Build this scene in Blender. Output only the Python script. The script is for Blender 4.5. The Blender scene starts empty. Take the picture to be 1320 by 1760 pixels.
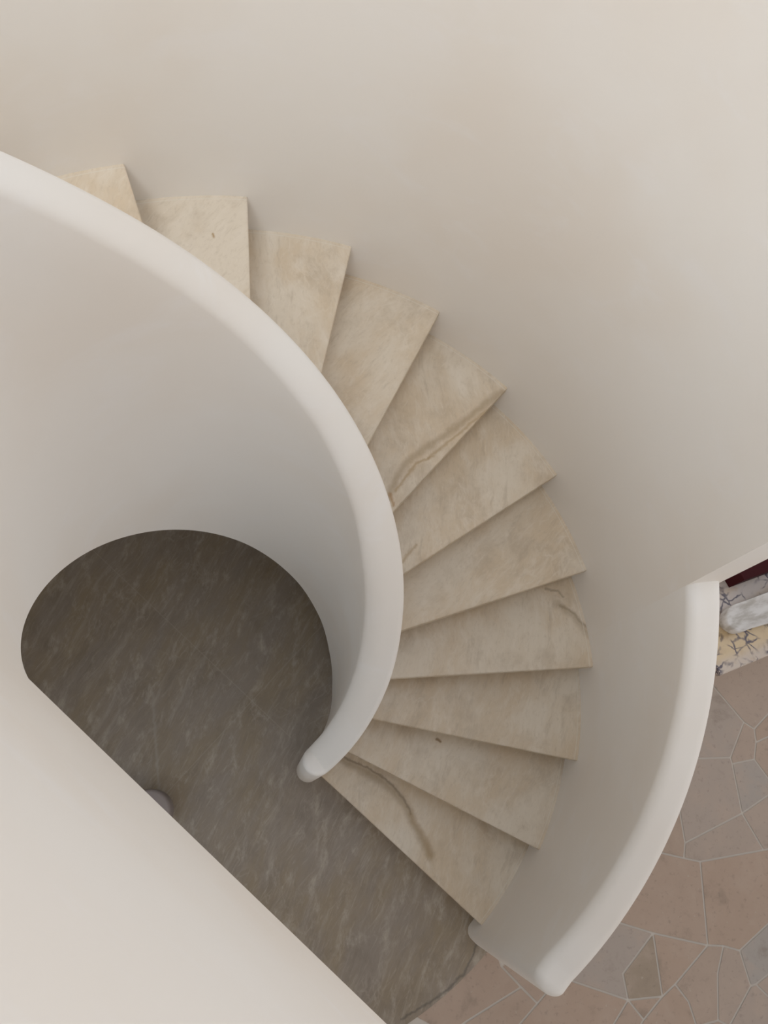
import bpy, bmesh, math, random
from mathutils import Vector, Matrix
random.seed(7)
S = bpy.context.scene
COL = S.collection
R = math.radians

# ------------------------------------------------------------------ camera
CAM_H = 3.967
cam_d = bpy.data.cameras.new('camera')
cam = bpy.data.objects.new('camera', cam_d)
COL.objects.link(cam)
F_PX = 1361.94
ROT = Matrix(((0.9907, 0.0, -0.1342), (-0.0455, 0.9405, -0.3368), (0.1262, 0.3398, 0.9320)))
def _cam_frame():
    u = Vector((475.415 - 660, -(1379.209 - 880), -F_PX)).normalized()
    z = -u
    y = Vector((0, 1, 0)); y = (y - z * y.dot(z)).normalized()
    x = y.cross(z)
    return Matrix((x, y, z))            # camera -> world rotation
ROT = _cam_frame()
cam.matrix_world = Matrix.Translation((0, 0, CAM_H)) @ ROT.to_4x4()
cam_d.sensor_fit = 'VERTICAL'
cam_d.sensor_height = 36.0
cam_d.lens = 36.0 * F_PX / 1760.0
cam_d.clip_start = 0.02
S.camera = cam

# ------------------------------------------------------------------ light
W = bpy.data.worlds.new('world'); S.world = W
W.use_nodes = True
bg = W.node_tree.nodes['Background']
_n = W.node_tree.nodes; _l = W.node_tree.links
_tc = _n.new('ShaderNodeTexCoord'); _sx = _n.new('ShaderNodeSeparateXYZ'); _mr = _n.new('ShaderNodeMapRange')
_l.new(_tc.outputs['Generated'], _sx.inputs[0]); _l.new(_sx.outputs['Z'], _mr.inputs[0])
_mr.inputs[1].default_value = 0.0; _mr.inputs[2].default_value = 0.9        # brighter round the horizon to lift the walls, dimmer overhead
_mr.inputs[3].default_value = 1.0; _mr.inputs[4].default_value = 0.32
_l.new(_mr.outputs[0], bg.inputs['Strength'])
bg.inputs['Color'].default_value = (1.0, 0.975, 0.97, 1)

def area(name, loc, target, size, size_y, power, color):
    l = bpy.data.lights.new(name, 'AREA'); l.shape = 'RECTANGLE'
    l.size = size; l.size_y = size_y; l.energy = power; l.color = color
    o = bpy.data.objects.new(name, l); COL.objects.link(o)
    o.location = loc
    o.rotation_euler = (Vector(target) - Vector(loc)).to_track_quat('-Z', 'Y').to_euler()
    return o
area('wall_fill_light', (-1.25, -0.9, 6.2), (0.75, 1.25, 1.2), 1.5, 1.5, 90, (0.95, 1.0, 1.04))  # added fill lamp brightening the drum wall, no window modelled here
area('parapet_fill_light', (3.6, 1.2, 4.6), (-0.4, 0.0, 3.0), 1.8, 2.4, 22, (0.98, 1.0, 1.06))  # added fill for the straight parapet and paving, not a real window
area('skylight', (0.5, 1.0, 6.2), (-0.1, 0.5, 0), 2.4, 2.4, 34, (0.88, 1.0, 1.16))
area('ground_floor_window_light', (-1.25, -0.55, 1.35), (0.5, 0.8, 1.0), 1.5, 1.5, 7.8, (0.78, 0.97, 1.16))

S.view_settings.view_transform = 'Standard'
S.view_settings.look = 'None'
S.view_settings.gamma = 1.0
S.view_settings.use_curve_mapping = False
S.view_settings.exposure = 0.0

# ------------------------------------------------------------------ shared numbers
CX, CY = -0.127, 0.522          # axis of the stair
RW = 1.476                      # face of the outer wall
RO = 1.595                      # back of the low outer balustrade
RISE = 0.17
DT = 15.07
T1 = -46.39
def line(t):                    # pitch line of the steps (t in degrees)
    return RISE * (1 + (t - T1) / DT)
def pol(r, t, z=0.0):
    return Vector((CX + r * math.cos(R(t)), CY + r * math.sin(R(t)), z))
def at(px, py, z):              # where the line of sight of a photo point meets height z
    d = ROT @ Vector((px - 660, -(py - 880), -F_PX))
    k = (z - CAM_H) / d.z
    return Vector((d.x * k, d.y * k, z))

# ------------------------------------------------------------------ node helpers
def lin(c):
    f = lambda v: v / 12.92 if v <= 0.04045 else ((v + 0.055) / 1.055) ** 2.4
    return (f(c[0] / 255), f(c[1] / 255), f(c[2] / 255), 1)
class NT:
    def __init__(s, name, rough=0.6, spec=0.35):
        s.m = bpy.data.materials.new(name); s.m.use_nodes = True
        s.t = s.m.node_tree; s.b = s.t.nodes['Principled BSDF']
        s.b.inputs['Roughness'].default_value = rough
        s.b.inputs['Specular IOR Level'].default_value = spec
        s.co = s.n('ShaderNodeTexCoord').outputs['Object']
    def n(s, typ, **kw):
        nd = s.t.nodes.new(typ)
        for k, v in kw.items(): setattr(nd, k, v)
        return nd
    def l(s, a, b): s.t.links.new(a, b)
    def put(s, sock, v):
        if hasattr(v, 'links') or isinstance(v, bpy.types.NodeSocket): s.l(v, sock)
        else: sock.default_value = v
    def math(s, op, a, b=0.0, c=None, clamp=False):
        nd = s.n('ShaderNodeMath', operation=op); nd.use_clamp = clamp
        s.put(nd.inputs[0], a); s.put(nd.inputs[1], b)
        if c is not None: s.put(nd.inputs[2], c)
        return nd.outputs[0]
    def vmath(s, op, a, b=(0, 0, 0)):
        nd = s.n('ShaderNodeVectorMath', operation=op)
        s.put(nd.inputs[0], a); s.put(nd.inputs[1], b)
        return nd
    def mapping(s, v, rot=(0, 0, 0), scale=(1, 1, 1)):
        nd = s.n('ShaderNodeMapping'); s.l(v, nd.inputs['Vector'])
        nd.inputs['Rotation'].default_value = rot; nd.inputs['Scale'].default_value = scale
        return nd.outputs[0]
    def noise(s, v, scale, detail=4, rough=0.55, dist=0.0):
        nd = s.n('ShaderNodeTexNoise'); s.l(v, nd.inputs['Vector'])
        nd.inputs['Scale'].default_value = scale; nd.inputs['Detail'].default_value = detail
        nd.inputs['Roughness'].default_value = rough; nd.inputs['Distortion'].default_value = dist
        return nd.outputs['Fac']
    def ramp(s, f, stops):
        nd = s.n('ShaderNodeMapRange'); nd.interpolation_type = 'SMOOTHSTEP'
        s.l(f, nd.inputs[0])
        nd.inputs[1].default_value, nd.inputs[2].default_value, nd.inputs[3].default_value, nd.inputs[4].default_value = stops
        return nd.outputs[0]
    def mix(s, f, a, b, mode='MIX'):
        nd = s.n('ShaderNodeMix', data_type='RGBA', blend_type=mode)
        s.put(nd.inputs[0], f); s.put(nd.inputs[6], a); s.put(nd.inputs[7], b)
        return nd.outputs[2]
    def bump(s, h, strength, dist=0.01):
        nd = s.n('ShaderNodeBump'); nd.inputs['Strength'].default_value = strength
        nd.inputs['Distance'].default_value = dist
        s.l(h, nd.inputs['Height']); s.l(nd.outputs[0], s.b.inputs['Normal'])
    def seg(s, v, a, b):         # distance in plan from v to the segment a-b
        a = Vector((a[0], a[1], 0)); b = Vector((b[0], b[1], 0)); ab = b - a
        pa = s.vmath('SUBTRACT', v, tuple(a)).outputs[0]
        d = s.vmath('DOT_PRODUCT', pa, tuple(ab / ab.length_squared)).outputs['Value']
        h = s.math('MAXIMUM', s.math('MINIMUM', d, 1.0), 0.0)
        sc = s.n('ShaderNodeVectorMath', operation='SCALE')
        sc.inputs[0].default_value = tuple(ab); s.l(h, sc.inputs['Scale'])
        return s.vmath('LENGTH', s.vmath('SUBTRACT', pa, sc.outputs[0]).outputs[0]).outputs['Value']
    def color(s, c): s.put(s.b.inputs['Base Color'], c)

# ------------------------------------------------------------------ materials
def plaster(name, c1, c2, c3):
    k = NT(name, 0.62, 0.25)
    big = k.noise(k.co, 1.3, 3, 0.5)
    mid = k.noise(k.mapping(k.co, scale=(1, 1, 1.8)), 4.0, 5, 0.6, 0.6)
    c = k.mix(k.ramp(big, (0.35, 0.68, 0, 1)), c1, c2)
    c = k.mix(k.ramp(mid, (0.52, 0.75, 0, 0.45)), c, c3)
    k.color(c)
    k.bump(k.noise(k.co, 9, 4, 0.55), 0.06, 0.01)
    return k.m
M_PLASTER = plaster('ivory_plaster', lin((234, 229, 222)), lin((231, 223, 213)), lin((235, 231, 227)))

def stone(name, base, warm, pale, dark, veins=(), rot=60, spread=0, rnd=True, seams=(), rough=0.45, feather=1.0, wobble=0.11, long=1.0):
    """rot: direction of the grain in plan, degrees"""
    k = NT(name, rough, 0.4)
    v = k.co
    ang = R(-rot)
    if rnd:
        r = k.n('ShaderNodeObjectInfo').outputs['Random']
        off = k.n('ShaderNodeCombineXYZ')
        k.l(k.math('MULTIPLY', r, 37.0), off.inputs[0]); k.l(k.math('MULTIPLY', r, 91.0), off.inputs[1])
        v = k.vmath('ADD', k.co, off.outputs[0]).outputs[0]
        ang = k.math('MULTIPLY_ADD', k.math('FRACT', k.math('MULTIPLY', r, 17.3)), R(spread), R(-rot - spread / 2))
    def turned(vec, extra=0.0):
        nd = k.n('ShaderNodeVectorRotate', rotation_type='Z_AXIS'); k.l(vec, nd.inputs['Vector'])
        if isinstance(ang, float): nd.inputs['Angle'].default_value = ang + extra
        else: k.l(k.math('ADD', ang, extra), nd.inputs['Angle'])
        return nd.outputs[0]
    wob = k.n('ShaderNodeTexNoise'); k.l(v, wob.inputs['Vector']); wob.inputs['Scale'].default_value = 3.0; wob.inputs['Detail'].default_value = 4
    wv = k.vmath('ADD', v, k.vmath('MULTIPLY', k.vmath('SUBTRACT', wob.outputs['Color'], (.5, .5, .5)).outputs[0], (wobble,) * 3).outputs[0]).outputs[0]
    tv = turned(wv)
    streak = k.noise(k.mapping(tv, scale=(1.6 / long, 8.0, 1)), 3.0, 8, 0.66)
    hair = k.noise(k.mapping(tv, scale=(3.0 / long, 22.0, 1)), 5.0, 6, 0.65)
    hair2 = k.noise(k.mapping(turned(wv, 0.55 / long), scale=(3.0 / long, 20.0, 1)), 4.4, 6, 0.65)
    cloud = k.noise(k.mapping(tv, scale=(1 / long, 1.6, 1)), 2.6, 6, 0.6)
    fine = k.noise(k.mapping(tv, scale=(1, 2.2, 1)), 38, 5, 0.65)
    c = k.mix(k.ramp(cloud, (0.38, 0.64, 0, 1)), base, warm)
    patch = k.noise(k.mapping(wv, scale=(1, 1, 1)), 4.6, 7, 0.66)
    c = k.mix(k.ramp(patch, (0.47, 0.68, 0, 0.42)), c, dark)
    wisp = k.noise(k.mapping(turned(wv, -0.3), scale=(1.2, 2.6, 1)), 5.5, 8, 0.72)
    c = k.mix(k.ramp(wisp, (0.50, 0.72, 0, 0.65 * feather)), c, pale)
    c = k.mix(k.ramp(streak, (0.50, 0.74, 0, 0.55)), c, pale)
    c = k.mix(k.ramp(streak, (0.28, 0.46, 0.42, 0)), c, dark)
    c = k.mix(k.ramp(hair, (0.54, 0.76, 0, 0.5 * feather)), c, pale)
    c = k.mix(k.ramp(hair2, (0.56, 0.78, 0, 0.45 * feather)), c, pale)
    c = k.mix(k.ramp(fine, (0.5, 0.75, 0, 0.28)), c, dark)
    for sc, ro in ((2.4, 0.35), (3.7, -0.7)):       # faint pale veins
        hn = k.noise(k.mapping(turned(wv, ro), scale=(1, 2.2, 1)), sc, 4, 0.55)
        hv = k.math('ABSOLUTE', k.math('SUBTRACT', hn, 0.5))
        msk = k.ramp(k.noise(v, 4.0, 3), (0.46, 0.66, 0, 1))
        f = k.math('MULTIPLY', k.ramp(hv, (0.0, 0.02, 0.28, 0)), msk)
        c = k.mix(f, c, pale)
    if veins:
        nz = k.n('ShaderNodeTexNoise'); k.l(k.co, nz.inputs['Vector']); nz.inputs['Scale'].default_value = 18; nz.inputs['Detail'].default_value = 6; nz.inputs['Roughness'].default_value = 0.62
        dd = k.vmath('MULTIPLY', k.vmath('SUBTRACT', nz.outputs['Color'], (.5, .5, .5)).outputs[0], (.035, .035, 0)).outputs[0]
        vv = k.vmath('MULTIPLY', k.vmath('ADD', k.co, dd).outputs[0], (1, 1, 0)).outputs[0]
        for pts, width, col, amt in veins:
            d = None
            if len(pts) > 3:                        # round the corners off
                q = [pts[0]]
                for a, b in zip(pts, pts[1:]): q += [(a[0] * .75 + b[0] * .25, a[1] * .75 + b[1] * .25), (a[0] * .25 + b[0] * .75, a[1] * .25 + b[1] * .75)]
                pts = q + [pts[-1]]
            for a, b in zip(pts, pts[1:]):
                e = k.seg(vv, a, b); d = e if d is None else k.math('MINIMUM', d, e)
            c = k.mix(k.ramp(d, (0.0, width, amt, 0)), c, col)
    for a, b in seams:
        pv = k.vmath('MULTIPLY', k.co, (1, 1, 0)).outputs[0]
        c = k.mix(k.ramp(k.seg(pv, a, b), (0.0008, 0.0030, 0.32, 0)), c, pale)
    if rnd:                                         # fine pale joint beside the wall
        rr = k.vmath('LENGTH', k.vmath('MULTIPLY', k.co, (1, 1, 0)).outputs[0]).outputs['Value']
        c = k.mix(k.ramp(k.math('ABSOLUTE', k.math('SUBTRACT', rr, 1.462)), (0.0008, 0.0026, 0.55, 0)), c, lin((222, 214, 200)))
    k.color(c)
    k.bump(fine, 0.05, 0.004)
    return k.m

# ------------------------------------------------------------------ mesh helpers
def finish(name, bm, mat, parent=None, smooth=False, loc=None):
    bmesh.ops.recalc_face_normals(bm, faces=bm.faces)
    me = bpy.data.meshes.new(name); bm.to_mesh(me); bm.free()
    if smooth:
        for p in me.polygons: p.use_smooth = True
        if smooth != True: me.set_sharp_from_angle(angle=R(smooth))
    me.materials.append(mat)
    o = bpy.data.objects.new(name, me); COL.objects.link(o)
    if parent:
        o.parent = parent
        o.matrix_parent_inverse = Matrix.Identity(4)
    return o
def struct(o): o['kind'] = 'structure'; return o
def thing(o, label, cat, group=None):
    o['label'] = label; o['category'] = cat
    if group: o['group'] = group
    return o
def empty(name, loc, rz=0.0):
    o = bpy.data.objects.new(name, None); COL.objects.link(o)
    o.location = loc; o.rotation_euler = (0, 0, rz); o.empty_display_size = 0.2
    return o
def loft(bm, secs, closed=True, caps=True):
    rings = [[bm.verts.new(p) for p in s] for s in secs]
    n = len(rings[0])
    for a, b in zip(rings, rings[1:]):
        for i in range(n if closed else n - 1):
            j = (i + 1) % n
            bm.faces.new((a[i], a[j], b[j], b[i]))
    if caps:
        bm.faces.new(rings[0]); bm.faces.new(rings[-1][::-1])
def interp(tab, x):
    if x <= tab[0][0]: return tab[0][1]
    for (a, u), (b, v) in zip(tab, tab[1:]):
        if x <= b:
            f = (x - a) / (b - a); f = f * f * (3 - 2 * f) * 0.5 + f * 0.5
            return u + (v - u) * f
    return tab[-1][1]
def wall_section(w0, w1, zb, zt, rad, rad_in=None, n=7):
    """closed outline (offset, z) of a wall with rounded top, w0 < w1"""
    ri = rad_in or rad
    pts = []
    nz = 14
    for i in range(nz + 1): pts.append((w0, zb + (zt - ri - zb) * i / nz))
    for i in range(1, n + 1):
        a = math.pi - (math.pi / 2) * i / n
        pts.append((w0 + ri + ri * math.cos(a), zt - ri + ri * math.sin(a)))
    for i in range(0, n + 1):
        a = math.pi / 2 - (math.pi / 2) * i / n
        pts.append((w1 - rad + rad * math.cos(a), zt - rad + rad * math.sin(a)))
    for i in range(nz - 1, -1, -1): pts.append((w1, zb + (zt - rad - zb) * i / nz))
    return pts

# ------------------------------------------------------------------ setting: outer drum wall
def build_wall_outer():
    bm = bmesh.new(); secs = []
    t0, t1 = 3.58, 215.0
    e = at(1246, 997, 1.0).to_2d().normalized(); c2 = Vector((CX, CY))      # the outer corner of the free end
    b = e.dot(c2); k = b + math.sqrt(b * b - c2.length_squared + (RW + 0.125) ** 2)
    jamb = Vector((e.x * k, e.y * k, 0))
    tj = math.degrees(math.atan2(jamb.y - CY, jamb.x - CX))
    n = 150
    for i in range(n + 1):
        t = t0 + (t1 - t0) * i / n
        prof = []
        for j in range(31): prof.append(pol(RW, t, 3.95 * j / 30))
        q = jamb if i == 0 else pol(RW + 0.125, max(t, tj))   # the free end is cut slightly off radial
        for j in range(30, -1, -1): prof.append(Vector((q.x, q.y, 3.95 * j / 30)))
        secs.append(prof)
    loft(bm, secs)
    return struct(finish('wall_outer', bm, M_PLASTER, smooth=35))
build_wall_outer()

# ------------------------------------------------------------------ setting: floors
STAIR_SEAMS = [tuple((at(px, py, 0) - Vector((CX, CY, 0))).to_2d() for px, py in s) for s in
               (((120, 908), (500, 1268)), ((560, 1068), (280, 1370)))]
def rel(px, py, z): v = at(px, py, z); return (v.x - CX, v.y - CY)
M_DISC = stone('honed_taupe_slab', lin((150, 138, 125)), lin((152, 136, 113)), lin((184, 172, 156)), lin((124, 112, 98)),
               veins=[([rel(826, 1600, 0), rel(808, 1660, 0), rel(765, 1706, 0), rel(690, 1752, 0)], 0.009, lin((92, 86, 77)), 0.6),
                      ([rel(262, 1190, 0), rel(274, 1370, 0)], 0.012, lin((170, 160, 146)), 0.5)],
               rot=63, rnd=False, wobble=0.08, long=1.7, feather=1.3, seams=STAIR_SEAMS, rough=0.5)
bm = bmesh.new()
vs = [bm.verts.new(pol(1.612, i * 2, 0.0) - Vector((CX, CY, 0))) for i in range(180)]
f = bm.faces.new(vs)
r_ = bmesh.ops.extrude_face_region(bm, geom=[f])
bmesh.ops.translate(bm, vec=(0, 0, -0.05), verts=[g for g in r_['geom'] if isinstance(g, bmesh.types.BMVert)])
disc = struct(finish('floor_stair', bm, M_DISC)); disc.location = (CX, CY, 0)

# crazy paving: irregular stones traced as polygons, grout between
N = dict(A=(1150, 1090), B=(1279, 1241), C=(1297, 1253), C2=(1330, 1217), D=(1300, 1276), E=(1297, 1305), F=(1256, 1302), Fl=(1010, 1312),
         G=(1259, 1313), H=(1276, 1398), Hr=(1420, 1310), I=(1178, 1449), It=(1154, 1305), J=(1176, 1475), K=(990, 1432), L=(1204, 1481),
         Lr=(1420, 1442), Mm=(1313, 1461), Nn=(1217, 1625), O=(930, 1545), O2=(1123, 1604), P=(1272, 1634), P1=(1244, 1626), Pr=(1420, 1495),
         Q=(1291, 1695), Qr=(1420, 1595), Q2=(1300, 1692), Q2r=(1420, 1810), Rr=(1420, 1440), Er=(1420, 1470), S=(1139, 1713), T=(1071, 1674),
         U=(1080, 1719), V=(930, 1668), Ub=(1032, 1800), W=(1107, 1753), X=(1234, 1674), Y=(1235, 1754), Z1=(1161, 1692), Z2=(1184, 1722),
         Z3=(1198, 1765), Z3b=(1204, 1830), Yb=(1275, 1830), Ya=(1222, 1775), Qb=(1254, 1764))
def cell(*k): return [N[x] if isinstance(x, str) else x for x in k]
CELLS = [
    cell('A', 'B', 'C', 'C2', (1420, 1130), (1420, 1000), (1080, 1000)),
    cell('A', 'B', 'F', 'It', 'Fl'),
    cell('B', 'C', 'D', 'E', 'G', 'F'),
    cell('C', 'C2', (1420, 1130), (1420, 1235), (1330, 1262), 'D'),
    cell('D', (1330, 1262), (1420, 1235), 'Hr', (1335, 1357), 'E'),
    cell('E', (1335, 1357), 'H', 'G'),
    cell('It', 'F', 'G', 'H', 'I'),
    cell('I', 'H', 'Mm', 'L', 'J'),
    cell('H', (1335, 1357), 'Hr', 'Lr', 'Mm'),
    cell('It', 'I', 'J', 'K', 'Fl'),
    cell('K', 'J', 'L', 'Nn', 'O2', 'O'),
    cell('L', 'Mm', 'Lr', 'Pr', 'P', 'P1', 'Nn'),
    cell('O', 'O2', 'T', 'U', 'V'),
    cell('O2', 'S', 'U', 'T'),
    cell('O2', 'Nn', 'Z1', 'S'),
    cell('U', 'S', 'W'),
    cell('P', 'Pr', 'Qr', 'Q2', 'Q'),
    cell('P1', 'P', 'Q', 'Qb', 'Y', 'X'),
    cell('Nn', 'P1', 'X', 'Y', 'Z3', 'Z2', 'Z1'),
    cell('S', 'Z1', 'Z2', 'Z3', 'Z3b', (1060, 1830), 'W'),
    cell('Q2', 'Qr', 'Q2r'),
    cell('Q', 'Q2', 'Q2r', (1420, 1840), 'Yb', 'Qb'),
    cell('Y', 'Qb', 'Yb', 'Z3b', 'Z3'),
    cell('V', 'U', 'Ub', (860, 1800), (924, 1725), (941, 1705)),
    cell('U', 'W', (1060, 1830), 'Ub'),
    cell((690, 1735), (835, 1580), (862, 1661), (896, 1697), (800, 1757), (770, 1780)),
    cell((862, 1661), (895, 1640), 'V', (941, 1705), (924, 1725)),
    cell((896, 1697), (924, 1725), (860, 1800), (780, 1800), (800, 1757)),
    cell((660, 1745), (770, 1780), (800, 1757), (780, 1800), (690, 1800)),
]
def clip(poly, p, n):            # keep the side where (x-p).n <= 0
    out = []
    for a, b in zip(poly, poly[1:] + poly[:1]):
        da, db = (a - p).dot(n), (b - p).dot(n)
        if da <= 0: out.append(a)
        if (da < 0 < db) or (db < 0 < da): out.append(a + (b - a) * (da / (da - db)))
    return out
def inset(poly, d):
    ar = sum(a.x * b.y - b.x * a.y for a, b in zip(poly, poly[1:] + poly[:1]))
    if ar < 0: poly = poly[::-1]
    n = len(poly); res = []
    for i in range(n):
        p0, p1, p2 = poly[i - 1], poly[i], poly[(i + 1) % n]
        e1 = (p1 - p0); e2 = (p2 - p1)
        if e1.length < 1e-5 or e2.length < 1e-5: continue
        n1 = Vector((-e1.y, e1.x)).normalized(); n2 = Vector((-e2.y, e2.x)).normalized()
        b = n1 + n2; k = max(b.length_squared, 0.35)
        res.append(p1 + b * (2 * d / k))
    return res
def voronoi(region, seeds):
    cells = []
    for s in seeds:
        poly = list(region)
        for o in seeds:
            if o is s: continue
            poly = clip(poly, (s + o) / 2, (o - s))
            if len(poly) < 3: break
        if len(poly) >= 3: cells.append(poly)
    return cells
TINT = {0: (.6, .2, .1), 1: (.9, .75, 0), 2: (.5, .3, 0), 5: (.9, .9, 0), 6: (1, .3, 0), 8: (.8, .6, .2), 7: (.8, .3, .6), 10: (.1, .1, .2), 11: (0, 0, .3), 12: (.8, .8, 0),
        13: (.3, 0, 1), 14: (0, .1, .5), 16: (.9, 1, .5), 17: (.6, .3, .6), 18: (.3, .1, .6), 19: (0, 0, .4), 21: (.8, .5, .2), 23: (0, 0, .1), 25: (.1, 0, 0), 27: (.1, 0, .6)}
def build_paving():
    bm = bmesh.new()
    lay = bm.loops.layers.float_color.new('tint')
    polys = [[at(x, y, 0).to_2d() for x, y in c] for c in CELLS]
    ra, rb = at(1420, 900, 0).to_2d(), at(1420, 1840, 0).to_2d()
    ba, bb = at(600, 1800, 0).to_2d(), at(1420, 1830, 0).to_2d()
    far = 4.2
    box = [Vector((-far, -far)), Vector((far, -far)), Vector((far, far)), Vector((-far, far))]
    dr = (rb - ra).normalized(); nr = Vector((dr.y, -dr.x))
    if nr.x < 0: nr = -nr
    db = (bb - ba).normalized(); nb = Vector((db.y, -db.x))
    if nb.y > 0: nb = -nb
    seeds = [Vector((random.uniform(1.7, far), random.uniform(-far, far))) for _ in range(75)]
    polys += voronoi(clip(box, ra, -nr), seeds)
    seeds = [Vector((random.uniform(-far, 2.2), random.uniform(-far, -0.9))) for _ in range(90)]
    polys += voronoi(clip(clip(box, ba, -nb), ra, nr), seeds)
    for i, p in enumerate(polys):
        q = inset(p, 0.0045)
        if len(q) < 3: continue
        v = [bm.verts.new((a.x, a.y, -0.002)) for a in q]
        try: f = bm.faces.new(v)
        except ValueError: continue
        if f.normal.z == 0: f.normal_update()
        t = (random.random() * .6, random.random() * .75, random.random() * .7)
        t = TINT.get(i, t)
        for lp in f.loops: lp[lay] = (*t, 1)
    g = [bm.verts.new(c) for c in ((-far, -far, -0.005), (far, -far, -0.005), (far, far, -0.005), (-far, far, -0.005))]
    f = bm.faces.new(g)
    for lp in f.loops: lp[lay] = (0.5, 0.5, 0.5, 0)
    low = [bm.verts.new(c) for c in ((-far, -far, -0.1), (far, -far, -0.1), (far, far, -0.1), (-far, far, -0.1))]
    f = bm.faces.new(low)
    for lp in f.loops: lp[lay] = (0.5, 0.5, 0.5, 0)
    for i in range(4):
        f = bm.faces.new((g[i], g[(i + 1) % 4], low[(i + 1) % 4], low[i]))
        for lp in f.loops: lp[lay] = (0.5, 0.5, 0.5, 0)
    k = NT('crazy_paving', 0.55, 0.3)
    a = k.n('ShaderNodeVertexColor'); a.layer_name = 'tint'
    sp = k.n('ShaderNodeSeparateColor'); k.l(a.outputs['Color'], sp.inputs[0])
    c = k.mix(sp.outputs[0], lin((180, 157, 139)), lin((178, 163, 151)))
    c = k.mix(k.math('MULTIPLY', k.ramp(sp.outputs[1], (0.6, 1.0, 0, 1)), 0.6), c, lin((170, 165, 159)))
    c = k.mix(k.math('MULTIPLY', k.ramp(sp.outputs[2], (0.55, 1.0, 0, 1)), 0.6), c, lin((152, 138, 118)))
    off = k.vmath('ADD', k.co, k.vmath('MULTIPLY', a.outputs['Color'], (9, 9, 9)).outputs[0]).outputs[0]
    cl = k.noise(off, 6, 6, 0.65, 0.3)
    c = k.mix(k.ramp(cl, (0.45, 0.7, 0, 0.5)), c, lin((188, 168, 152)))
    c = k.mix(k.ramp(cl, (0.28, 0.45, 0.5, 0)), c, lin((140, 125, 111)))
    fine = k.noise(off, 40, 5, 0.7)
    c = k.mix(k.ramp(fine, (0.55, 0.72, 0, 0.35)), c, lin((120, 108, 98)))
    spk = k.noise(off, 26, 3, 0.6)
    c = k.mix(k.ramp(spk, (0.68, 0.74, 0, 0.6)), c, lin((190, 178, 164)))
    c = k.mix(k.math('SUBTRACT', 1.0, a.outputs['Alpha']), c, lin((206, 196, 184)))
    k.color(c)
    k.bump(cl, 0.12, 0.01)
    me = bpy.data.meshes.new('floor')
    for f in bm.faces:
        f.normal_update()
        if f.normal.z < 0 and f.calc_center_median().z > -0.0055: f.normal_flip()
    bm.to_mesh(me); bm.free()
    me.materials.append(k.m)
    o = bpy.data.objects.new('floor', me); COL.objects.link(o)
    return struct(o)
build_paving()

# upper floor slab behind the straight parapet
dirs = Vector((math.cos(R(-43.1)), math.sin(R(-43.1)), 0))      # along the straight parapet
nout = Vector((math.cos(R(226.9)), math.sin(R(226.9)), 0))      # away from the stair axis
RT = 0.42
TP = Vector((CX, CY, 0)) + nout * RT                             # tangent point
bm = bmesh.new()
p0 = TP + nout * 0.09 - dirs * 0.2; 
quad = [p0, p0 + dirs * 3.2, p0 + dirs * 3.2 + nout * 2.6, p0 + nout * 2.6]
secs = [[p + Vector((0, 0, z)) for p in quad] for z in (2.58, 3.06)]
loft(bm, secs)
struct(finish('floor_upper', bm, M_PLASTER))
# unseen ground floor wall, added to block light under the landing
bm = bmesh.new()
p0 = TP + nout * 1.25 - dirs * 1.1
quad = [p0, p0 + dirs * 3.6, p0 + dirs * 3.6 + nout * 0.12, p0 + nout * 0.12]
loft(bm, [[p + Vector((0, 0, z)) for p in quad] for z in (-0.004, 2.578)])
struct(finish('wall_light_block', bm, M_PLASTER))

# ------------------------------------------------------------------ the staircase
stair = thing(empty('spiral_staircase', (CX, CY, 0)),
              'pale stone spiral staircase winding up between curved ivory plaster balustrades', 'staircase')
C3 = Vector((CX, CY, 0))
KO = 0.078
NOSE = [-46.39, -31.34, -16.17, -1.40, 13.57, 28.99, 44.03, 58.87, 74.10, 89.03, 104.10] + [104.10 + DT * i for i in range(1, 8)]
def nose_frame(t):
    """unit direction of a nosing line and its left normal (towards the next step)"""
    ph = R(t + math.degrees(math.asin(KO / RW)))
    d = Vector((math.cos(ph), math.sin(ph), 0)); n = Vector((-d.y, d.x, 0))
    return d, n
def nose_pt(t, r, shift=0.0):
    d, n = nose_frame(t)
    off = -KO + shift
    return d * math.sqrt(max(r * r - off * off, 1e-6)) + n * off
S_COL = dict(base=lin((220, 207, 188)), warm=lin((211, 192, 166)), pale=lin((226, 214, 197)), dark=lin((178, 160, 137)))
_b, _o, _d = lin((158, 136, 106)), lin((166, 138, 98)), lin((126, 110, 88))
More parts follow.
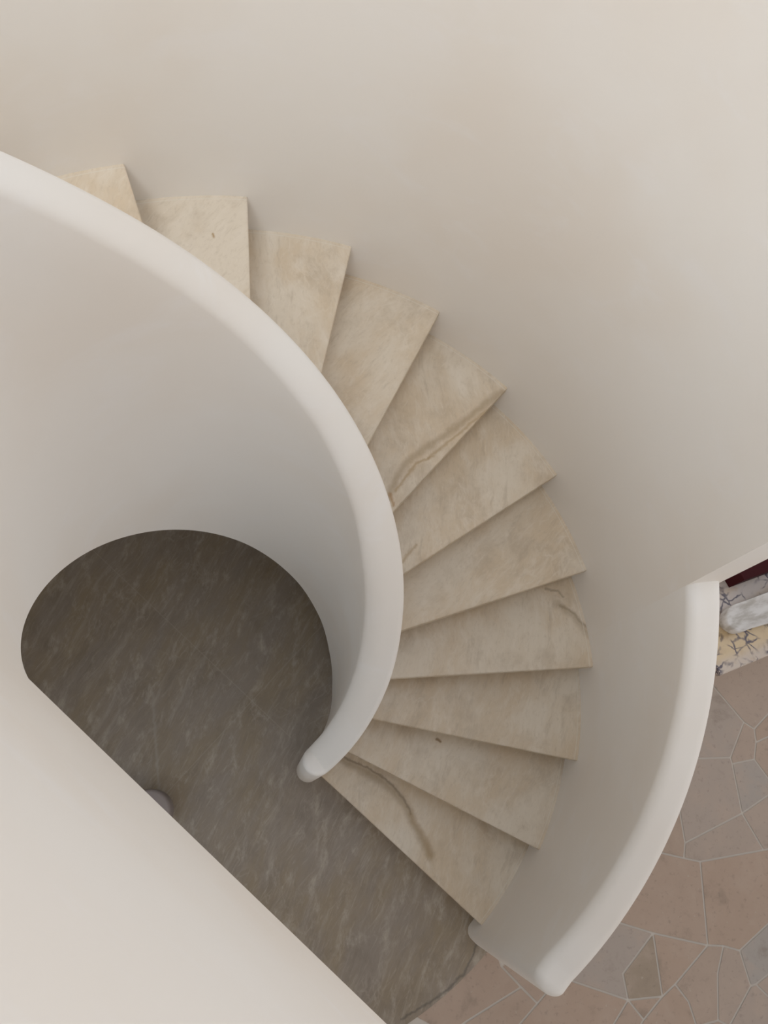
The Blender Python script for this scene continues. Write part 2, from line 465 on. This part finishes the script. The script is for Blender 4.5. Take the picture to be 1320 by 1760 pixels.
VEINS = {
    1: [([rel(585, 1304, .17), rel(650, 1338, .17), rel(690, 1370, .17), rel(714, 1420, .17), rel(740, 1470, .17)], 0.034, _b, 0.6),
        ([rel(590, 1300, .17), rel(655, 1332, .17), rel(694, 1370, .17), rel(706, 1400, .17)], 0.008, _d, 0.6),
        ([rel(706, 1400, .17), rel(728, 1440, .17), rel(742, 1480, .17)], 0.03, _o, 0.4)],
    2: [([rel(751, 1271, .34), rel(756, 1274, .34)], 0.011, lin((128, 98, 58)), 0.85)],
    4: [([rel(938, 1012, .68), rel(958, 1016, .68), rel(968, 1026, .68)], 0.009, _d, 0.45),
        ([rel(962, 1042, .68), rel(985, 1052, .68), rel(1000, 1070, .68), rel(1012, 1080, .68)], 0.011, _d, 0.5),
        ([rel(958, 1040, .68), rel(985, 1058, .68), rel(1012, 1090, .68)], 0.03, _b, 0.45)],
    6: [([rel(692, 965, 1.02), rel(705, 945, 1.02), rel(714, 936, 1.02)], 0.012, _o, 0.55)],
    7: [([rel(668, 855, 1.19), rel(690, 800, 1.19), rel(735, 768, 1.19), rel(800, 722, 1.19), rel(862, 672, 1.19)], 0.026, _b, 0.55),
        ([rel(680, 845, 1.19), rel(715, 796, 1.19), rel(745, 786, 1.19)], 0.010, _o, 0.6),
        ([rel(735, 788, 1.19), rel(850, 696, 1.19)], 0.012, _o, 0.55),
        ([rel(671, 850, 1.19), rel(676, 868, 1.19)], 0.012, lin((160, 116, 58)), 0.6)],
    10: [([rel(367, 403, 1.7), rel(369, 407, 1.7)], 0.008, lin((160, 126, 76)), 0.8)],
}
M_TREAD = stone('beige_quartzite', **S_COL, rot=62, spread=60)
M_RISER = M_TREAD
def build_step(i):
    t, t2 = NOSE[i], NOSE[i] + DT
    if i + 1 < len(NOSE): t2 = NOSE[i + 1]
    z1 = RISE * (i + 1); z0 = z1 - 0.032
    mat = M_TREAD if (i + 1) not in VEINS else stone('beige_quartzite_vein', **S_COL, rot=62, spread=60, veins=VEINS[i + 1])
    ri, ro = 0.500, 1.4785
    out = []
    def ang(v): return math.degrees(math.atan2(v.y, v.x))
    a0 = nose_pt(t, ro); b0 = nose_pt(t, ri); a1 = nose_pt(t2, ro, 0.03); b1 = nose_pt(t2, ri, 0.03)
    def arc(p, q, r, n):
        u, v = ang(p), ang(q)
        while v < u - 180: v += 360
        while v > u + 180: v -= 360
        return [Vector((r * math.cos(R(u + (v - u) * j / n)), r * math.sin(R(u + (v - u) * j / n)), 0)) for j in range(n + 1)]
    outline = arc(a0, a1, ro, 14) + arc(b1, b0, ri, 8)
    bm = bmesh.new()
    bot = [bm.verts.new(p + Vector((0, 0, z0))) for p in outline]
    f = bm.faces.new(bot)
    ex = bmesh.ops.extrude_face_region(bm, geom=[f])
    top = [g for g in ex['geom'] if isinstance(g, bmesh.types.BMVert)]
    bmesh.ops.translate(bm, vec=(0, 0, z1 - z0), verts=top)
    ed = [e for e in bm.edges if all(abs(v.co.z - z1) < 1e-5 for v in e.verts)]
    bmesh.ops.bevel(bm, geom=ed, offset=0.0025, segments=2, affect='EDGES')
    finish('tread', bm, mat, stair, smooth=30)
    # riser, set back under the nosing
    bm = bmesh.new()
    zb = RISE * i
    q = [nose_pt(t, 0.505, 0.018), nose_pt(t, 1.473, 0.018), nose_pt(t, 1.473, 0.038), nose_pt(t, 0.505, 0.038)]
    loft(bm, [[p + Vector((0, 0, z)) for p in q] for z in (zb, z0)])
    finish('riser', bm, M_RISER, stair)
for i in range(len(NOSE)): build_step(i)

# inner balustrade: spiral wall that flows into the straight parapet of the landing
R_IN = [(-62, .424), (-50, .415), (-36, .410), (-18, .403), (0, .398), (20, .398), (40, .410), (60, .420), (90, .426), (140, .420), (170, .420), (227, .420)]
R_OUT = [(-62, .530), (-45, .526), (-20, .522), (0, .516), (30, .512), (60, .510), (90, .508), (124, .504), (160, .515), (227, .530)]
OFF_TOP, OFF_BOT, HS = 0.885, -0.70, 2.555
T_END = 226.9
def inner_balustrade():
    bm = bmesh.new(); secs = []
    t_c = -54.4                                   # where the rounded end begins
    half = 0.5 * (interp(R_OUT, t_c) - interp(R_IN, t_c))
    ztop_end = line(t_c) + OFF_TOP
    rc = 0.5 * (interp(R_OUT, t_c) + interp(R_IN, t_c))
    tang = Vector((math.sin(R(t_c)), -math.cos(R(t_c)), 0)); rad = Vector((math.cos(R(t_c)), math.sin(R(t_c)), 0))
    base = rad * rc
    for j in range(14, 0, -1):                    # rounded free end
        a = (math.pi / 2) * j / 14
        a = min(a, math.pi / 2 * 0.985)
        w = half * math.cos(a); e = half * math.sin(a)
        drop = 0.016 * (1 - math.sqrt(max(0, 1 - max(0, (e - (half - 0.016)) / 0.016) ** 2))) if e > half - 0.016 else 0
        sec = wall_section(-w, w, 0, ztop_end - drop, min(0.018, w * 0.9), min(0.050, w * 0.9))
        secs.append([base + tang * e + rad * u + Vector((0, 0, z)) for u, z in sec])
    n = 190
    for i in range(n + 1):
        t = t_c + (T_END - t_c) * i / n
        zt = line(t) + OFF_TOP
        zb = line(t) + OFF_BOT
        zb = 0.5 * (zb + math.sqrt(zb * zb + 0.0004)) if zb > -0.3 else 0.0
        zb = max(zb, 0.0); zb = min(zb, HS)
        if zb < 0.004: zb = 0
        sec = wall_section(interp(R_IN, t), interp(R_OUT, t), zb, zt, 0.018, 0.050 + 0.014 * min(1, (t - t_c) / 10))
        d = Vector((math.cos(R(t)), math.sin(R(t)), 0))
        secs.append([d * u + Vector((0, 0, z)) for u, z in sec])
    zt0 = line(T_END) + OFF_TOP
    for s in (0.05, .12, .2, .3, .45, .6, .8, 1.0, 1.25, 1.5, 1.8, 2.2):
        w = 0.40 * min(1, s / .45)
        sec = wall_section(RT, 0.53, HS, min(zt0, 4.12), 0.018, 0.064)
        secs.append([nout * u + dirs * s + Vector((0, 0, z)) for u, z in sec])
    loft(bm, secs)
    return finish('inner_balustrade', bm, M_PLASTER, stair, smooth=50)
inner_balustrade()

# outer balustrade: low curved wall that grows out of the drum wall
def outer_balustrade():
    bm = bmesh.new(); secs = []
    t_c, t_e = -45.6, 4.4
    rc = 0.5 * (RW + RO); half = 0.5 * (RO - RW)
    tang = Vector((math.sin(R(t_c)), -math.cos(R(t_c)), 0)); rad = Vector((math.cos(R(t_c)), math.sin(R(t_c)), 0))
    cr = 0.045                                     # radius of the vertical corners
    ztop = line(t_c) + OFF_TOP - 0.03
    L = 0.085                                      # length of the straight end before the corner is over
    for j in range(12, 0, -1):
        a = (math.pi / 2) * j / 12
        e = L - cr + cr * math.sin(a); w = half - cr + cr * math.cos(a)
        drop = cr * (1 - math.cos(a)) * 0.8
        sec = wall_section(-w, w, 0, ztop - drop - 0.0, min(0.036, w * 0.95))
        secs.append([rad * (rc + u) + tang * e + Vector((0, 0, z)) for u, z in sec])
    n = 60
    for i in range(n + 1):
        t = t_c + (t_e - t_c) * i / n
        zt = line(t) + OFF_TOP - 0.03
        sec = wall_section(RW, RO, 0, zt, 0.036)
        d = Vector((math.cos(R(t)), math.sin(R(t)), 0))
        secs.append([d * u + Vector((0, 0, z)) for u, z in sec])
    loft(bm, secs)
    return finish('outer_balustrade', bm, M_PLASTER, stair, smooth=50)
outer_balustrade()

# underside of the flight
bm = bmesh.new(); secs = []
for i in range(121):
    t = -20 + (213 + 20) * i / 120
    zb = max(line(t) - 0.52, 0.004); zt = max(line(t) - 0.42, 0.02)
    d = Vector((math.cos(R(t)), math.sin(R(t)), 0))
    r0 = 0.47
    secs.append([d * r0 + Vector((0, 0, zb)), d * 1.47 + Vector((0, 0, zb)), d * 1.47 + Vector((0, 0, zt)), d * r0 + Vector((0, 0, zt))])
loft(bm, secs)
finish('soffit', bm, M_PLASTER, stair, smooth=40)

# ------------------------------------------------------------------ marble counter beyond the drum wall
def rounded_prism(outline, z0, z1, bev=0.004, seg=3):
    bm = bmesh.new()
    f = bm.faces.new([bm.verts.new((p[0], p[1], z0)) for p in outline])
    ex = bmesh.ops.extrude_face_region(bm, geom=[f])
    top = [g for g in ex['geom'] if isinstance(g, bmesh.types.BMVert)]
    bmesh.ops.translate(bm, vec=(0, 0, z1 - z0), verts=top)
    if bev:
        ed = [e for e in bm.edges if all(abs(v.co.z - z1) < 1e-6 for v in e.verts)]
        bmesh.ops.bevel(bm, geom=ed, offset=bev, segments=seg, affect='EDGES')
    return bm
k = NT('violet_veined_marble', 0.25, 0.5)
ux = k.n('ShaderNodeSeparateXYZ'); k.l(k.co, ux.inputs[0])
wob = k.n('ShaderNodeTexNoise'); k.l(k.co, wob.inputs['Vector']); wob.inputs['Scale'].default_value = 7; wob.inputs['Detail'].default_value = 4
wv = k.vmath('ADD', k.co, k.vmath('MULTIPLY', k.vmath('SUBTRACT', wob.outputs['Color'], (.5, .5, .5)).outputs[0], (.12, .12, .12)).outputs[0]).outputs[0]
big = k.noise(k.co, 5, 3)
warm = k.ramp(k.math('ADD', ux.outputs[1], k.math('MULTIPLY', k.math('SUBTRACT', big, .5), .12)), (0.15, 0.26, 1, 0))
front = k.ramp(ux.outputs[1], (0.02, 0.08, 0, 1))
warm = k.math('MULTIPLY', warm, k.math('ADD', 0.25, k.math('MULTIPLY', front, 0.75)))
c = k.mix(warm, lin((186, 173, 164)), lin((198, 174, 136)))
c = k.mix(k.ramp(k.noise(wv, 9, 5, .6), (.5, .72, 0, .6)), c, lin((176, 150, 116)))
vor = k.n('ShaderNodeTexVoronoi', feature='DISTANCE_TO_EDGE'); k.l(wv, vor.inputs['Vector']); vor.inputs['Scale'].default_value = 19
msk = k.ramp(k.noise(k.co, 8, 3), (.44, .58, 0, 1))
c = k.mix(k.math('MULTIPLY', k.ramp(vor.outputs['Distance'], (0.02, 0.11, 1, 0)), msk), c, lin((66, 54, 66)))
blot = k.noise(wv, 22, 4, .6)
c = k.mix(k.math('MULTIPLY', k.ramp(blot, (.56, .66, 0, .9)), k.ramp(k.noise(k.co, 6, 2), (.45, .6, 0, 1))), c, lin((60, 46, 52)))
k.color(c); M_MARBLE = k.m
k = NT('pale_stone', 0.35, 0.4)
c = k.mix(k.ramp(k.noise(k.mapping(k.co, (0, 0, .5), (3, 9, 3)), 4, 4), (.4, .66, 0, 1)), lin((206, 202, 198)), lin((174, 168, 160)))
k.color(c); M_BASIN = k.m
k = NT('dark_red_lacquer', 0.6, 0.15)
k.color(k.mix(k.noise(k.co, 12, 3), lin((64, 10, 17)), lin((50, 8, 13)))); M_RED = k.m
k = NT('grey_mauve_plaster', 0.7, 0.2)
k.color(k.mix(k.noise(k.co, 8, 4), lin((164, 153, 148)), lin((154, 143, 138)))); M_MAUVE = k.m

ZC = 0.86
ANG = R(18.2)
fc = at(1238, 1161, ZC)                          # front left corner of the top
counter = thing(empty('marble_counter', (fc.x, fc.y, 0), ANG),
                'cream and violet veined marble counter beyond the curved wall on the paved floor', 'counter')
def box(x0, x1, y0, y1): return [(x0, y0), (x1, y0), (x1, y1), (x0, y1)]
DEP, LEN = 0.47, 1.5
finish('countertop', rounded_prism(box(0, LEN, 0, DEP), ZC - 0.03, ZC), M_MARBLE, counter, smooth=30)
finish('base_cabinet', rounded_prism(box(0.04, LEN - .04, 0.03, DEP), 0.0, ZC - 0.0305, 0.002), M_PLASTER, counter, smooth=30)
def loc(px, py, z):
    p = at(px, py, z) - Vector((fc.x, fc.y, 0)); ca, sa = math.cos(-ANG), math.sin(-ANG)
    return (p.x * ca - p.y * sa, p.x * sa + p.y * ca)
# stone basin: lobed block with a soft rim and a shallow bowl
ZB = ZC + 0.085
prof = [loc(x, y, ZB) for x, y in ((1275, 1034), (1257, 1040), (1249, 1052), (1247.5, 1063), (1252, 1074), (1262, 1081), (1270, 1085.5), (1279, 1085.5), (1290, 1080), (1310, 1074.5), (1340, 1066))]
ex0 = loc(1320, 1018, ZB)
prof += [(0.56, prof[-1][1] + 0.0), (0.60, 0.27), (0.56, ex0[1])]
prof = [Vector(p) for p in prof]
def smooth_poly(p, n=2):
    for _ in range(n):
        q = []
        for a, b in zip(p, p[1:] + p[:1]): q += [a * .75 + b * .25, a * .25 + b * .75]
        p = q
    return p
prof = smooth_poly(prof)
cen = sum(prof, Vector((0, 0))) / len(prof)
bm = bmesh.new()
def ring(s, z): return [Vector((cen.x + (p.x - cen.x) * s, cen.y + (p.y - cen.y) * s, z)) for p in prof]
loft(bm, [ring(.9, 0), ring(.97, .02), ring(1.0, .05), ring(1.0, .075), ring(.985, .083), ring(.96, .085), ring(.88, .083), ring(.78, .076), ring(.6, .066), ring(.35, .060), ring(.1, .058)])
basin = finish('stone_basin', bm, M_BASIN, smooth=60)
basin.location = (fc.x, fc.y, ZC); basin.rotation_euler = (0, 0, ANG)
thing(basin, 'pale grey carved stone basin with a rounded end standing on the marble counter', 'basin')
# dark red ledge along the back
zs = 0.98
sl = [loc(1247, 997, zs), loc(1253, 1010, ZC), loc(1340, 977.5, ZC), loc(1340, 950, zs)]
y_f = 0.5 * (sl[1][1] + sl[2][1])
x0 = min(sl[0][0], sl[1][0])
ledge = finish('back_ledge', rounded_prism([sl[1], (1.3, sl[1][1] + (1.3 - sl[1][0]) * (sl[2][1] - sl[1][1]) / (sl[2][0] - sl[1][0])), (1.3, max(y_f, sl[0][1]) + .10), (sl[1][0] - 0.005, sl[1][1] + .06)], 0, zs - ZC, 0.002), M_RED, smooth=30)
ledge.location = (fc.x, fc.y, ZC); ledge.rotation_euler = (0, 0, ANG)
thing(ledge, 'dark red lacquered ledge standing along the back of the veined marble counter', 'ledge')

# ------------------------------------------------------------------ low plaster plinth under the landing
pc = at(254, 1396, 0.12)
bm = bmesh.new()
def stad(r, z):
    o = []
    d = Vector((math.cos(R(218)), math.sin(R(218)), 0)); nn = Vector((-d.y, d.x, 0))
    for j in range(25):
        a = -math.pi / 2 + math.pi * j / 24
        o.append(-d * (r * math.cos(a)) + nn * (r * math.sin(a)) + Vector((0, 0, z)))
    o.append(d * .45 + nn * r + Vector((0, 0, z))); o.append(d * .45 - nn * r + Vector((0, 0, z)))
    return o
pr = 0.098
loft(bm, [stad(pr, 0), stad(pr, .10), stad(pr - .003, .11), stad(pr - .008, .117), stad(pr - .016, .12)])
pl = finish('plinth', bm, M_MAUVE, smooth=45); pl.location = (pc.x, pc.y, 0)
thing(pl, 'low grey plaster plinth with rounded end half hidden under the landing edge', 'plinth')
